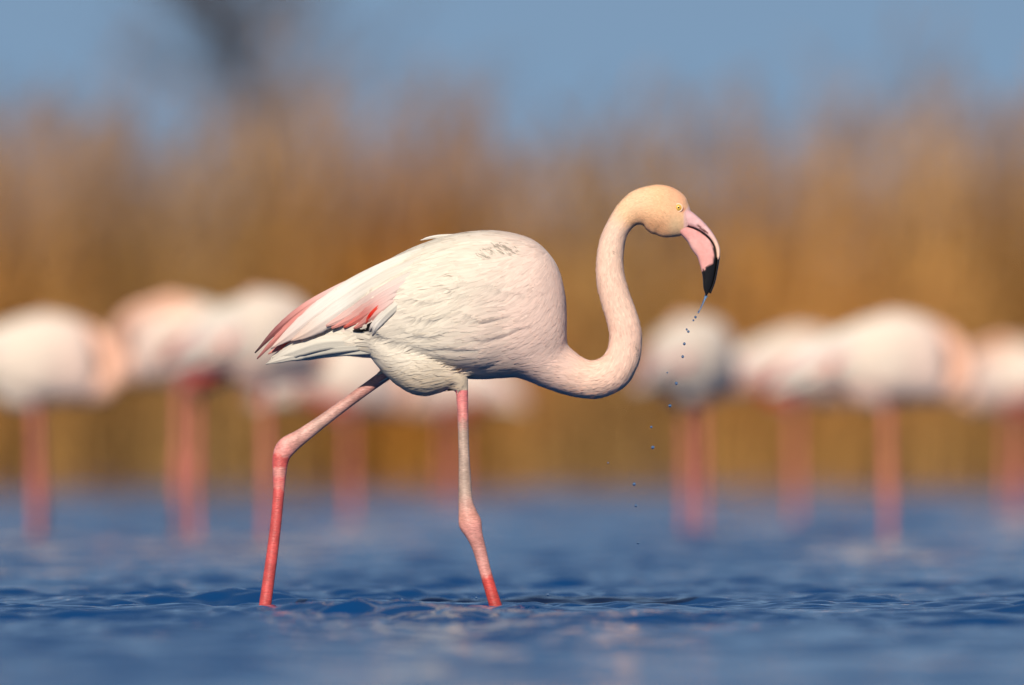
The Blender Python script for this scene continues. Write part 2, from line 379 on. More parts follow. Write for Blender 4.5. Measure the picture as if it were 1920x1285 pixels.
LEG_FAR = [(752, 678, 16, 15, .070), (722, 703, 12, 11, .082), (668, 742, 11, 10.5, .090), (610, 785, 12, 11, .092), (565, 818, 15, 12, .092), (537, 838, 19, 15, .092), (526, 858, 16.5, 14, .092),
           (523, 890, 13, 12, .092), (521, 930, 11, 10.5, .092), (513, 1010, 11, 10.5, .092), (496, 1136, 12, 11, .092), (484, 1220, 13, 12, .092)]
THIGHS_MAIN = [[(700, 628, 30, 40, -.03), (745, 662, 46, 48, -.035), (795, 688, 55, 50, -.038), (832, 701, 40, 36, -.042), (856, 713, 20, 22, -.045), (865, 730, 13, 13, -.045)],
               [(790, 650, 40, 45, .04), (760, 664, 36, 40, .052), (744, 680, 18, 22, .066), (732, 692, 8, 8, .074)]]
TAIL = [(735, 645, 25, 42, 0), (690, 643, 25, 46, 0), (640, 641, 26, 44, 0), (595, 643, 24, 36, 0), (560, 652, 18, 27, 0), (530, 664, 11, 17, 0), (508, 676, 5, 8, 0)]

def voxelize(mb, voxel, smooth_it):
    me = mb.mesh('tmp'); o = bpy.data.objects.new('tmp', me); COL.objects.link(o)
    md = o.modifiers.new('r', 'REMESH'); md.mode = 'VOXEL'; md.voxel_size = voxel; md.use_smooth_shade = True
    sm = o.modifiers.new('s', 'SMOOTH'); sm.factor = 0.5; sm.iterations = smooth_it
    dg = bpy.context.evaluated_depsgraph_get(); out = bpy.data.meshes.new_from_object(o.evaluated_get(dg))
    bpy.data.objects.remove(o); bpy.data.meshes.remove(me)
    out.name = 'body'; return out

FLOW = np.array([  # px, py, direction (image sense: y down)
    (1045, 560, -.55, .8), (1040, 640, -.8, .5), (960, 600, -.95, .25), (960, 690, -1, .12), (1000, 500, -.75, .6), (950, 445, -1, .15), (850, 450, -.95, .3), (700, 512, -.84, .54),
    (850, 560, -.93, .36), (760, 590, -.96, .26), (820, 650, -.97, .2), (780, 700, -.75, .55), (830, 735, -.95, .15), (640, 650, -1, .15), (720, 662, -1, .08), (690, 660, -1, 0), (900, 690, -.95, .1)])
def flow_at(px, py):
    d2 = (px[:, None] - FLOW[None, :, 0]) ** 2 + (py[:, None] - FLOW[None, :, 1]) ** 2 + 150; w = d2 ** -1.6; w /= w.sum(1)[:, None]
    return np.stack([w @ FLOW[:, 2], np.zeros(len(px)), -(w @ FLOW[:, 3])], -1)

def vnoise(x, y, z, s, seed=0):
    """cheap smooth noise 0..1"""
    r = np.random.default_rng(100 + seed); v = 0
    for i in range(7):
        k = r.normal(0, 1, 3) * s; v = v + np.sin(k[0] * x + k[1] * y + k[2] * z + r.random() * 6.28)
    return 0.5 + 0.5 * np.clip(v / 3.2, -1, 1)

C_cream, C_pink, C_peach = np.array(lin(231, 219, 201)), np.array(lin(234, 203, 190)), np.array(lin(243, 208, 186))
C_neck2, C_crown, C_fore = np.array(lin(246, 205, 186)), np.array(lin(245, 196, 152)), np.array(lin(240, 180, 142))
def mix(a, b, t): t = np.asarray(t)[..., None]; return a * (1 - t) + b * t
def gauss(px, py, cx, cy, sx, sy, ang=0):
    a = R(ang); u = (px - cx) * math.cos(a) + (py - cy) * math.sin(a); v = -(px - cx) * math.sin(a) + (py - cy) * math.cos(a); return np.exp(-(u / sx) ** 2 - (v / sy) ** 2)

def leg_colour(i, s, V):
    """colour along a leg, s from thigh (0) to foot (1)"""
    n1 = vnoise(V[:, 0], V[:, 1], V[:, 2], 90, 3); n2 = vnoise(V[:, 0], V[:, 1], V[:, 2], 260, 4)
    if i == 0:
        keys = [0, .10, .17, .20, .36, .44, .52, .62, .80, .835, .85, 1]
        cols = [(232, 120, 128), (228, 130, 130), (222, 140, 132), (188, 160, 144), (190, 162, 146), (206, 156, 142), (214, 150, 134), (216, 148, 138), (214, 150, 140), (212, 142, 132), (206, 78, 70), (198, 64, 58)]
        s = s + 0.012 * (n2 - .5)
    else:
        keys = [0, .12, .30, .42, .48, .53, .545, .60, .61, .64, .66, .70, .71, 1]
        cols = [(190, 110, 105), (202, 140, 130), (200, 158, 144), (222, 158, 146), (230, 150, 142), (228, 150, 140), (216, 96, 90), (218, 100, 96), (226, 150, 140), (222, 142, 134), (218, 104, 100), (224, 134, 126), (214, 92, 88), (204, 78, 76)]
        s = s + 0.02 * (n2 - .5)
    L_ = np.array([lin(*c) for c in cols]); c = np.stack([np.interp(s, keys, L_[:, k]) for k in range(3)], -1)
    return c * (0.82 + 0.3 * n1[:, None])

EDGES = [  # lower edges of overlapping feather groups on the flank (px, py)
    [(880, 474), (825, 491), (772, 514), (732, 545), (700, 577)], [(868, 500), (846, 520), (856, 538), (872, 548)], [(800, 512), (822, 536), (850, 556), (884, 566)], [(745, 540), (768, 560), (802, 572), (838, 574)],
    [(905, 520), (930, 545), (962, 560), (998, 562)], [(850, 590), (885, 602), (925, 606), (965, 598)], [(740, 585), (775, 600), (815, 606), (850, 604)], [(725, 612), (765, 628), (812, 636), (860, 632)],
    [(880, 636), (925, 640), (968, 632), (1005, 612)], [(760, 645), (810, 660), (860, 664), (905, 656)], [(985, 520), (1008, 545), (1030, 560)]]
def fold(u, v, y):
    px = u * .935 + v * .362; py = -u * .362 + v * .935            # back to the picture-like side view of the bird
    a = np.sin(v / 11 + 1.6 * np.sin(u / 45 + v / 70) + 40 * y); g = .5 + .5 * np.sin(u / 62 + 2.1) * np.sin(v / 48 + .6)
    d = -.0006 * (1 - np.abs(a)) ** 3 * g + .0002 * np.sin(v / 5.2 + 2.0 * np.sin(u / 31 + 2) + u / 40) * g
    wx = px + 3 * np.sin(py / 14.0); wy = py + 4 * np.sin(px / 19.0 + 1) + 1.2 * np.sin(px / 7.3)
    for E in EDGES:
        P = catmull(np.array(E, float), 5); best = np.full(px.shape, 1e9); sg = np.zeros(px.shape); tt = np.zeros(px.shape); n = len(P) - 1
        for k in range(n):
            e = P[k + 1] - P[k]; t = np.clip(((wx - P[k][0]) * e[0] + (wy - P[k][1]) * e[1]) / (e @ e), 0, 1); qx, qy = wx - P[k][0] - t * e[0], wy - P[k][1] - t * e[1]
            dd = np.hypot(qx, qy); m = dd < best; best = np.where(m, dd, best); c = e[0] * qy - e[1] * qx; sg = np.where(m, np.sign(c) * (1 if e[0] > 0 else -1), sg); tt = np.where(m, (k + t) / n, tt)
        taper = np.sin(np.clip(tt, 0, 1) * math.pi) ** .6
        d = d + .0030 * taper * np.where(sg < 0, np.exp(-best / 26) * sstep(0, 5, best), -0.45 * np.exp(-(best - 3) ** 2 / 40))   # raised above the edge, shallow groove below
    return d

class Bird:
    """measures of one pose: neck and leg lines, used for colour, flow and feather size"""
    def __init__(s, neck, thighs, legs, main):
        s.main = main; s.neckS = sweep_samples(neck, 6); s.legS = [sweep_samples(l, 6) for l in legs]; s.thighs = thighs
        s.nA, s.nC, s.nT = sweep_rings(s.neckS)
    def body_mesh(s, voxel, it):
        mb = MB(); mb.rings(torso_rings()); mb.rings(s.nA)
        for t in s.thighs: mb.rings(sweep_rings(sweep_samples(t, 5), 24)[0])
        for l in s.legS: mb.rings(sweep_rings(l, 16)[0])
        mb.rings(sweep_rings(sweep_samples(TAIL, 4), 24)[0])
        return voxelize(mb, voxel, it)
    def ruffle(s, me):
        """soft folds of the feather coat, running along the flow"""
        V = get_vn(me); E = np.empty(len(me.edges) * 2, np.int32); me.edges.foreach_get('vertices', E); E = E.reshape(-1, 2)
        w = np.clip(1.6 * gauss(V[:, 0] * 800 + OX, 1140 - V[:, 2] * 800, 1005, 668, 52, 50), 0, 1) * s.main; sel = w > .02   # breast flows into the neck
        if sel.any():
            E = E[sel[E[:, 0]] | sel[E[:, 1]]]; cnt = np.maximum(np.bincount(E.ravel(), minlength=len(V)), 1)[:, None]
            for _ in range(70):
                A = np.zeros_like(V)
                for k in range(3): A[:, k] = np.bincount(E[:, 0], V[E[:, 1], k], len(V)) + np.bincount(E[:, 1], V[E[:, 0], k], len(V))
                V[sel] += (.6 * w[:, None] * (A / cnt - V))[sel]
            me.vertices.foreach_set('co', V.astype(np.float32).ravel()); me.update()
        N_ = np.empty(len(V) * 3, np.float32); me.vertices.foreach_get('normal', N_); N_ = N_.reshape(-1, 3)
        ns, nw, li, ls = s.feats(V); px = V[:, 0] * 800 + OX; py = 1140 - V[:, 2] * 800
        u = px * .935 - py * .362; v = px * .362 + py * .935
        d = .8 * fold(u, v, V[:, 1]) * (1 - nw) * (li < 0) + .0012 * (vnoise(V[:, 0], V[:, 1], V[:, 2], 45, 12) - .5) * nw
        V += N_ * d[:, None]; me.vertices.foreach_set('co', V.astype(np.float32).ravel()); me.update()
    def feats(s, V):
        """neck parameter and weight, leg index and parameter for points V"""
        V = np.asarray(V); n = len(V); ns = np.zeros(n); nw = np.zeros(n); li = np.full(n, -1); ls = np.zeros(n)
        for a in range(0, n, 20000):
            v = V[a:a + 20000]
            d = np.linalg.norm(v[:, None] - s.nC[None], axis=2) / (s.neckS[None, :, 2] / 800); k = d.argmin(1); dm = d.min(1)
            t = k / (len(s.nC) - 1); ns[a:a + 20000] = t
            nw[a:a + 20000] = (1 - sstep(1.15, 1.4, dm)) * sstep(.10, .22, t)
            best = np.full(len(v), 1.5)
            for q, l in enumerate(s.legS):
                C = np.stack([(l[:, 0] - OX) / 800, l[:, 4], (1140 - l[:, 1]) / 800], -1)
                d = np.linalg.norm(v[:, None] - C[None], axis=2) / (l[None, :, 2] / 800); k = d.argmin(1); dm = d.min(1); t = k / (len(C) - 1)
                # interpolate between samples for a smooth parameter
                k1 = np.clip(k, 1, len(C) - 2); seg = C[k1 + 1] - C[k1 - 1]; t = (k1 + 2 * ((v - C[k1]) * seg).sum(1) / (seg ** 2).sum(1)) / (len(C) - 1)
                ok = (dm < best) & (t > s.leg_start[q]); best = np.where(ok, dm, best)
                li[a:a + 20000][ok] = q; ls[a:a + 20000][ok] = t[ok]
        return ns, nw, li, ls
    def colour(s, V, ns, nw, li, ls):
        px = V[:, 0] * 800 + OX; py = 1140 - V[:, 2] * 800; y = V[:, 1]
        c = mix(C_cream, C_pink, sstep(860, 1050, px + 0.25 * (py - 560)))
        c = mix(c, np.array(lin(240, 206, 198)), 0.7 * gauss(px, py, 700, 560, 55, 40) * (py < 640))
        nz = vnoise(V[:, 0], V[:, 1], V[:, 2], 25, 1)
        neck = mix(C_peach, C_neck2, 0.75 * nz)
        head = mix(C_crown, np.array(lin(246, 214, 178)), nz) if s.main else np.tile(np.array(lin(244, 206, 186)), (len(px), 1))
        if s.main:
            head = mix(head, C_fore, np.clip(gauss(px, py, 1275, 372, 28, 22, 40) + 0.5 * gauss(px, py, 1240, 425, 30, 18), 0, 1))
            head = mix(head, np.array(lin(222, 168, 124)), 0.8 * gauss(px, py, 1236, 428, 34, 16, 15)); head = mix(head, np.array(lin(206, 178, 142)), 0.7 * gauss(px, py, 1266, 424, 13, 18)); head = mix(head, np.array(lin(206, 120, 100)), .7 * gauss(px, py, 1281, 394, 6, 5))
        neck = mix(neck, head, sstep(.66, .74, ns))
        if not s.main: c = mix(c, np.array(lin(244, 216, 198)), .35); neck = neck * 0 + np.array(lin(240, 190, 164)); head = neck
        c = mix(c, neck, nw)
        for q in range(len(s.legS)):
            k = li == q
            if k.any(): c[k] = leg_colour(q, ls[k], V[k]) if s.main else np.array(lin(208, 114, 102)) * (.85 + .3 * vnoise(*V[k].T, 60, 3)[:, None])
        if not s.main:                                 # red coverts showing along the wing edge of the resting birds
            c = mix(c, np.array(lin(222, 70, 52)), s.red * np.clip(2.2 * gauss(px, py, 775, 662, 120, 34, 16), 0, 1) * (li < 0))
        if s.main:                                     # bare skin between eye and bill
            c = mix(c, np.array(lin(238, 192, 184)), sstep(0, 4, px - 1280 - .75 * np.clip(399 - py, 0, 60)) * (py < 452) * (ns > .7) * (li < 0))
            c = mix(c, np.array(lin(206, 180, 146)), .5 * sstep(655, 720, py) * (px < 1000) * (li < 0) * (nw < .3))   # creamy tan belly, warm underside shade painted into the colour
        return c
    def mud(s, V):
        """mud smears on the side that shows"""
        px = V[:, 0] * 800 + OX; py = 1140 - V[:, 2] * 800
        if not s.main: return np.zeros(len(px))
        return np.clip((gauss(px, py, 930, 466, 36, 16, -8) + .9 * gauss(px, py, 958, 474, 22, 12) + .7 * gauss(px, py, 903, 484, 20, 12) + .7 * gauss(px, py, 918, 507, 8, 10) + .75 * gauss(px, py, 862, 520, 10, 14)
                  + .9 * gauss(px, py, 842, 628, 7, 11, 30) + 1.0 * gauss(px, py, 878, 674, 17, 9, -20) + .5 * gauss(px, py, 862, 660, 14, 5)
                  + .75 * gauss(px, py, 1150, 475, 7, 24, 35) + .8 * gauss(px, py, 1194, 662, 6, 36, -10) + .5 * gauss(px, py, 1264, 432, 14, 12)), 0, 1) * (V[:, 1] < 0)

def feather_batch(bird, bvh, P, Nn, scale=1.0, seed=0, lowres=False):
    """small overlapping contour feathers lying on the surface; returns one mesh"""
    r = np.random.default_rng(seed); n = len(P); px = P[:, 0] * 800 + OX; py = 1140 - P[:, 2] * 800
    ns, nw, li, ls = bird.feats(P)
    fl = flow_at(px, py); k = np.clip((ns * (len(bird.nC) - 1)).round().astype(int), 0, len(bird.nC) - 1)
    fl = mix(fl, -bird.nT[k], nw); fl += r.normal(0, .045, (n, 3)) + .10 * np.sin(px / 37 + py / 23)[:, None] * np.array([0, 0, 1.0])
    fl -= Nn * (fl * Nn).sum(1)[:, None]; fl /= np.linalg.norm(fl, axis=1)[:, None] + 1e-9
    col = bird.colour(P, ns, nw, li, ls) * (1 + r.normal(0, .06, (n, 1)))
    L_ = np.interp(px, [600, 760, 900, 1000, 1060], [.095, .090, .080, .046, .032]); Wd = np.interp(px, [600, 760, 900, 1000, 1060], [.0052, .0048, .0044, .0034, .0028])
    scap = gauss(px, py, 800, 478, 130, 45, -20); L_ = L_ * (1 + .5 * scap)
    belly = sstep(650, 690, py) * (px < 890) * (1 - nw); L_ = L_ * (1 - .35 * belly); Wd = Wd * (1 - .5 * belly)
    Ln = np.interp(ns, [.1, .25, .6, .7, .8, 1], [.03, .022, .017, .012, .009, .006]); Wn = np.interp(ns, [.1, .25, .6, .7, .8, 1], [.0040, .0026, .0022, .0018, .0015, .0011])
    L_ = (L_ * (1 - nw) + Ln * nw) * scale * (.8 + .4 * r.random(n)); Wd = (Wd * (1 - nw) + Wn * nw) * scale * (.85 + .3 * r.random(n))
    lift = np.interp(L_, [.006, .02, .05, .09], [.0004, .0009, .0013, .0015]) * (.3 + 1.1 * r.random(n)) * (1 + .6 * belly) * (1 + nw * (.4 + 1.2 * (r.random(n) < .15)))
    S = np.array([0, .55, 1.0]) if lowres else np.array([0, .3, .6, .85, 1.0]); WP = np.array([.5, 1, .3]) if lowres else np.array([.45, .9, 1, .72, .18]); m = len(S)
    V = np.zeros((n, m, 3, 3)); VN = np.zeros((n, m, 3, 3))
    for i in range(n):
        p = Vector(P[i]); d = Vector(fl[i]); nn = Vector(Nn[i]); last = nn
        for j in range(m):
            if S[j] == 0: q, nr = p, nn
            else:
                q, nr, _, dist = bvh.find_nearest(p + d * (L_[i] * S[j]))
                if nr.dot(last) < .2: nr = last
            last = nr; side = nr.cross(d); side.normalize(); h = -0.0002 + lift[i] * S[j] ** 1.3
            w = Wd[i] * WP[j]; c = q + nr * (h + .06 * w); V[i, j, 1] = c; V[i, j, 0] = c - side * w - nr * (.14 * w); V[i, j, 2] = c + side * w - nr * (.14 * w)
            VN[i, j, 1] = nr; VN[i, j, 0] = nr - side * .07; VN[i, j, 2] = nr + side * .07
    tilt = np.array(fl)[:, None, None, :] * -(lift / L_ * 0.4)[:, None, None, None]
    VN = VN + tilt; VN /= np.linalg.norm(VN, axis=-1)[..., None]
    b = (np.arange(n) * m * 3)[:, None, None] + (np.arange(m - 1) * 3)[None, :, None] + np.arange(2)[None, None]
    F = np.stack([b, b + 3, b + 4, b + 1], -1).reshape(-1, 4)
    me = mesh_np('plumage', V.reshape(-1, 3), F)
    shade = (np.array([.96, .98, 1, 1.0, 1.03]) if not lowres else np.array([.97, 1, 1.02]))[None, :, None, None] * np.array([.955, 1.015, .965])[None, None, :, None]
    set_col(me, np.c_[(col[:, None, None, :] * shade).reshape(-1, 3), 1 - bird.mud(V.reshape(-1, 3))])
    me.normals_split_custom_set_from_vertices(VN.reshape(-1, 3).tolist())
    return me

def sample_surface(me, keep, dens, seed):
    """random points on a mesh: dens(points)->points per square metre"""
    r = np.random.default_rng(seed); me.calc_loop_triangles(); nt = len(me.loop_triangles)
    T = np.empty(nt * 3, np.int32); me.loop_triangles.foreach_get('vertices', T); T = T.reshape(-1, 3)
    V = np.empty(len(me.vertices) * 3, np.float32); me.vertices.foreach_get('co', V); V = V.reshape(-1, 3).astype(float)
    VN = np.empty(len(me.vertices) * 3, np.float32); me.vertices.foreach_get('normal', VN); VN = VN.reshape(-1, 3).astype(float)
    a, b, c = V[T[:, 0]], V[T[:, 1]], V[T[:, 2]]; cen = (a + b + c) / 3; area = np.linalg.norm(np.cross(b - a, c - a), axis=1) / 2
    lam = area * dens(cen) * keep(cen); cnt = r.poisson(np.maximum(lam, 0)); idx = np.repeat(np.arange(nt), cnt)
    u = r.random(len(idx)); v = r.random(len(idx)); f = u + v > 1; u[f] = 1 - u[f]; v[f] = 1 - v[f]; w = 1 - u - v
    P = a[idx] * w[:, None] + b[idx] * u[:, None] + c[idx] * v[:, None]
    Nn = VN[T[idx, 0]] * w[:, None] + VN[T[idx, 1]] * u[:, None] + VN[T[idx, 2]] * v[:, None]; Nn /= np.linalg.norm(Nn, axis=1)[:, None]
    return P, Nn

# folded wing: a shell lying over the flank
def wing_mesh(side):
    xs = np.linspace(672, 1046, 150); lowx = [672, 690, 705, 730, 760, 800, 850, 900, 950, 1000, 1046]; lowy = [606, 618, 634, 652, 668, 684, 694, 693, 682, 660, 600]
    topx = [672, 700, 760, 850, 950, 1046]; topy = [545, 520, 490, 465, 470, 520]; m = 84; A = []
    for x in xs:
        y0 = np.interp(x, topx, topy); y1 = np.interp(x, lowx, lowy); v = np.linspace(0, 1, m); yy = y0 + (y1 - y0) * v
        th = .021 * sstep(985, 850, np.full(m, x)) * sstep(0, .3, v) * np.sqrt(np.clip((1 - v) / .10, 0, 1)) ** .8 * sstep(672, 700, np.full(m, x))
        X = np.full(m, x); h = torso_half(X, yy); h = np.maximum(h, .030)
        u = X * .935 - yy * .362; vv = X * .362 + yy * .935
        fd = 1.0 * fold(u, vv, 0 * u) * sstep(0, .2, v) * sstep(1, .9, v)
        fd = fd - .013 * sstep(880, 1035, X) - .006 * sstep(.06, 0, v)
        out = np.stack([(X - OX) / 800, side * (h + th + fd), (1140 - yy) / 800], -1); inn = np.stack([(X - OX) / 800, side * (h - .026), (1140 - yy) / 800], -1)
        A.append(np.vstack([out, inn[::-1]]))
    if side > 0: A = A[::-1]
    mb = MB(); mb.rings(A); return mb.mesh('wing')

def big_feather(name, line, cols, parent, bird_side=-1, ckeys=None, camber=.18, seed=0, bvh=None, stack=0.0, hug=(600, 660)):
    """one long feather: line rows px, py, half width px, y"""
    r = np.random.default_rng(seed); S = catmull(line, 7); n = len(S)
    C = np.stack([(S[:, 0] - OX) / 800, S[:, 3], (1140 - S[:, 1]) / 800], -1)
    if bvh is not None:                                # lie on the flank, root tucked under the coverts
        for i in range(n):
            hit = bvh.ray_cast(Vector((C[i, 0], -1, C[i, 2])), Vector((0, 1, 0)))[0]
            if hit is not None and hit.y < 0:
                f = i / (n - 1); off = -.008 + (.010 + stack) * float(sstep(0, .22, np.array(f))); ys_ = hit.y - off
                k = float(sstep(hug[0], hug[1], np.array(S[i, 0]))); C[i, 1] = C[i, 1] * (1 - k) + ys_ * k
        for _ in range(6): C[1:-1, 1] = .5 * C[1:-1, 1] + .25 * (C[:-2, 1] + C[2:, 1])
    if bird_side > 0: C[:, 1] *= -1
    T = np.gradient(C, axis=0); T /= np.linalg.norm(T, axis=1)[:, None]; out = np.array([0, bird_side, 0.0])
    U = np.array([-1.0, -.6, -.12, 0, .12, .6, 1.0]); V = []; uv = []
    for i in range(n):
        u = np.cross(T[i], out); u /= np.linalg.norm(u); o2 = np.cross(u, T[i]); o2 *= np.sign(o2 @ out)
        w = max(S[i, 2], .4) / 800; jag = 1 + (r.normal(0, .05, 7) if i > n * .5 else 0)
        h = np.where(np.abs(U) < .05, .0012, 0) - camber * w * U ** 2
        V.append(C[i] + u * (U * w * jag)[:, None] + o2 * h[:, None]); uv.append(np.stack([U * .5 + .5, np.full(7, i / (n - 1))], -1))
    V = np.array(V); uv = np.array(uv).reshape(-1, 2); m = 7
    i = np.arange(n - 1)[:, None] * m; j = np.arange(m - 1)[None]
    F = np.stack([i + j, i + j + 1, i + m + j + 1, i + m + j], -1).reshape(-1, 4)
    me = mesh_np('feather', V.reshape(-1, 3), F)
    K = np.array([lin(*c) for c in cols]); ck = np.linspace(0, 1, len(cols)) if ckeys is None else ckeys; s = np.repeat(np.linspace(0, 1, n), m)
    c = np.stack([np.interp(s, ck, K[:, q]) for q in range(3)], -1); c *= np.where(np.tile(np.abs(U) < .05, n), .92, 1)[:, None]
    set_col(me, c)
    ul = me.uv_layers.new(name='UVMap'); lv = np.empty(len(me.loops), np.int32); me.loops.foreach_get('vertex_index', lv); ul.data.foreach_set('uv', uv[lv].astype(np.float32).ravel())
    ob = add(name, me, M_feather, parent); sol = ob.modifiers.new('t', 'SOLIDIFY'); sol.thickness = .0008; sol.offset = 0
    return ob

WHITE = (230, 222, 208)
def wing_feathers(w, side, bvh):
    f = lambda line, cols, k=None, cam=.18, sd=0: big_feather('feather', line, cols, w, side, k, cam, sd, bvh, .0003 * sd)
    f([(690, 512, 3, -.030), (630, 543, 7, -.028), (570, 578, 8, -.022), (520, 618, 6, -.014), (478, 662, 1, -.008)], [(236, 210, 202), (236, 204, 196), (226, 158, 150), (160, 96, 96), (58, 46, 52)], sd=1)
    f([(680, 520, 5, -.038), (610, 562, 8, -.034), (555, 602, 8, -.026), (515, 638, 5, -.018), (482, 673, 1, -.012)], [(236, 208, 200), (230, 180, 172), (224, 144, 136), (214, 140, 132), (150, 96, 96)], sd=2)
    f([(650, 585, 4, -.040), (590, 618, 7, -.034), (545, 640, 8, -.026), (503, 664, 1, -.020)], [(220, 110, 96), (214, 70, 56), (216, 66, 50), (226, 150, 138)], sd=3)
    f([(800, 470, 4, -.05), (730, 499, 11, -.045), (655, 538, 13, -.045), (590, 579, 8, -.040), (548, 610, 1, -.034)], [WHITE, WHITE, WHITE, (244, 226, 216), (236, 205, 196)], sd=4)
    f([(800, 468, 8, -.096), (715, 512, 17, -.086), (628, 566, 20, -.066), (560, 616, 15, -.048), (508, 654, 1, -.036)], [WHITE, (242, 236, 226), (244, 234, 224), (240, 222, 212), (232, 200, 186)], sd=5)
    f([(800, 486, 8, -.102), (720, 530, 18, -.094), (640, 582, 20, -.074), (583, 620, 13, -.058), (546, 640, 1, -.046)], [WHITE, WHITE, (242, 232, 222), (236, 214, 200), (226, 190, 172)], sd=6)
    f([(790, 508, 8, -.106), (725, 548, 14, -.098), (665, 586, 13, -.084), (612, 612, 2, -.068)], [WHITE, (232, 212, 202), (230, 196, 186), (224, 176, 166)], sd=7)
    f([(775, 525, 6, -.108), (728, 556, 12, -.099), (678, 588, 12, -.086), (622, 616, 2, -.070)], [(232, 216, 206), (232, 202, 194), (226, 172, 162), (222, 146, 136)], sd=8)
    f([(765, 540, 6, -.109), (720, 570, 11, -.098), (685, 592, 10, -.087), (645, 615, 2, -.074)], [(232, 216, 206), (232, 192, 184), (224, 140, 130), (218, 100, 86)], sd=9)
    f([(755, 552, 6, -.109), (720, 580, 10, -.099), (692, 600, 9, -.090), (664, 617, 2, -.078)], [(232, 216, 206), (232, 190, 182), (226, 160, 150), (222, 140, 130)], sd=10)
    f([(730, 560, 2, -.109), (708, 580, 4.5, -.102), (694, 595, 4.5, -.095), (686, 608, 1, -.090)], [(232, 190, 182), (226, 70, 52), (222, 36, 22), (228, 120, 108)], sd=11)
    f([(722, 596, 2, -.088), (700, 610, 6, -.080), (682, 618, 5, -.074), (662, 621, 1, -.068)], [(20, 16, 16), (14, 12, 12), (14, 12, 12), (30, 26, 26)], sd=12)
    f([(740, 574, 5, -.112), (716, 596, 8, -.106), (700, 612, 5, -.098), (692, 624, 1, -.094)], [WHITE, WHITE, (238, 226, 216), (226, 210, 198)], sd=13)
    f([(760, 560, 6, -.114), (728, 588, 9, -.109), (708, 610, 7, -.101), (699, 630, 1, -.096)], [WHITE, WHITE, (240, 232, 222), (230, 218, 206)], sd=14)

TAIL_F = [(0, [(690, 632, 7), (610, 630, 15), (555, 648, 12), (510, 673, 1)]), (1, [(690, 640, 8), (610, 642, 16), (550, 660, 12), (502, 680, 1)]),
          (2, [(690, 648, 8), (612, 653, 13), (556, 667, 9), (498, 683, 1)]), (3, [(712, 657, 7), (630, 660, 9), (570, 668, 8), (524, 677, 1)])]
def tail_feathers(root, bvh):
    for side in (-1, 1):
        for k, ln in TAIL_F:
            yb = [(-.030, -.044, -.032, -.014), (-.040, -.052, -.038, -.02), (-.040, -.054, -.040, -.024), (-.030, -.044, -.036, -.024)][k]
            big_feather('tail_feather', [(*p, yy) for p, yy in zip(ln, yb)], [(230, 222, 206), (230, 222, 206), (226, 218, 204), (206, 196, 184)], root, side, None, .25, 20 + k, bvh, .001 * k, (530, 590))
    big_feather('tail_feather', [(690, 620, 8, -.002), (610, 614, 12, -.002), (555, 636, 9, -.002), (512, 668, 1, -.002)], [WHITE] * 3 + [(220, 212, 204)], root, -1, None, .2, 30)

def loose_feathers(root):
    big_feather('loose_feather', [(868, 441, 2, -.004), (830, 443, 3.2, -.006), (806, 446, 2.6, -.006), (788, 451, .5, -.005)], [WHITE, WHITE, (228, 222, 214), (226, 220, 212)], root, -1, None, .2, 41)

def bill_part(name, up, lo, ws, colf, xf, root, flat=2.0):
    """bill half lofted between its upper and lower outline"""
    U_ = catmull(np.array(up, float), 6); L_ = catmull(np.array(lo, float), 6); W_ = catmull(np.array(ws, float)[:, None], 6)[:, 0]; n = len(U_); th = np.arange(24) * 2 * math.pi / 24; A = []
    e = 2 / flat
    for i in range(n):
        u, l = U_[i], L_[i]; c = (u + l) / 2; h = (u - l) / 2
        cs = np.sign(np.cos(th)) * np.abs(np.cos(th)) ** e; sn = np.sign(np.sin(th)) * np.abs(np.sin(th)) ** e
        q = c[None] + h[None] * cs[:, None]; A.append(np.stack([q[:, 0], W_[i] * sn, q[:, 1]], -1))
    A = np.array(A); P = A.copy()
    A[..., 0] = (P[..., 0] - OX) / 800; A[..., 2] = (1140 - P[..., 2]) / 800
    if xf is not None: A = xf(A)
    mb = MB(); mb.rings(A); me = mb.mesh(name)
    q = np.vstack([P.reshape(-1, 3), P[0].mean(0)[None], P[-1].mean(0)[None]])
    set_col(me, colf(q[:, 0], q[:, 2], q[:, 1])); return add(name, me, M_bill, root)

GAPE = [(1277, 416), (1288, 424), (1301, 428), (1313, 433.5), (1324, 441), (1333, 450), (1340, 462), (1343, 475), (1343.5, 490), (1341, 510), (1336, 532), (1329, 549)]
UP_TOP = [(1284, 388), (1297, 397), (1307, 405), (1318, 415), (1328, 426), (1337, 438), (1345, 452), (1350, 467), (1349.5, 485), (1346, 507), (1341, 530), (1333, 551)]
LOW_BOT = [(1272, 436), (1281, 445), (1289, 454), (1296, 467), (1301, 474), (1307, 482), (1311, 493), (1314, 504), (1316.5, 514), (1318, 526), (1319, 541), (1324, 556)]
UP_W = [.0225, .0205, .0185, .0165, .0148, .013, .0125, .012, .011, .009, .0065, .003]
LOW_W = [.0215, .0205, .0195, .0185, .0175, .017, .016, .015, .0135, .011, .0075, .003]
def seg_dist(px, py, L_):
    d = np.full(px.shape, 1e9)
    for (x0, y0), (x1, y1) in zip(L_[:-1], L_[1:]):
        t = np.clip(((px - x0) * (x1 - x0) + (py - y0) * (y1 - y0)) / ((x1 - x0) ** 2 + (y1 - y0) ** 2), 0, 1); d = np.minimum(d, np.hypot(px - x0 - t * (x1 - x0), py - y0 - t * (y1 - y0)))
    return d
def bill_tip(px, py, y):
    j = 2.5 * np.sin(px * 1.1) + 1.5 * np.sin(px * 2.3 + 1); edge = 509 + (px - 1316) * -.62 + j; return sstep(-2, 2, py - edge)
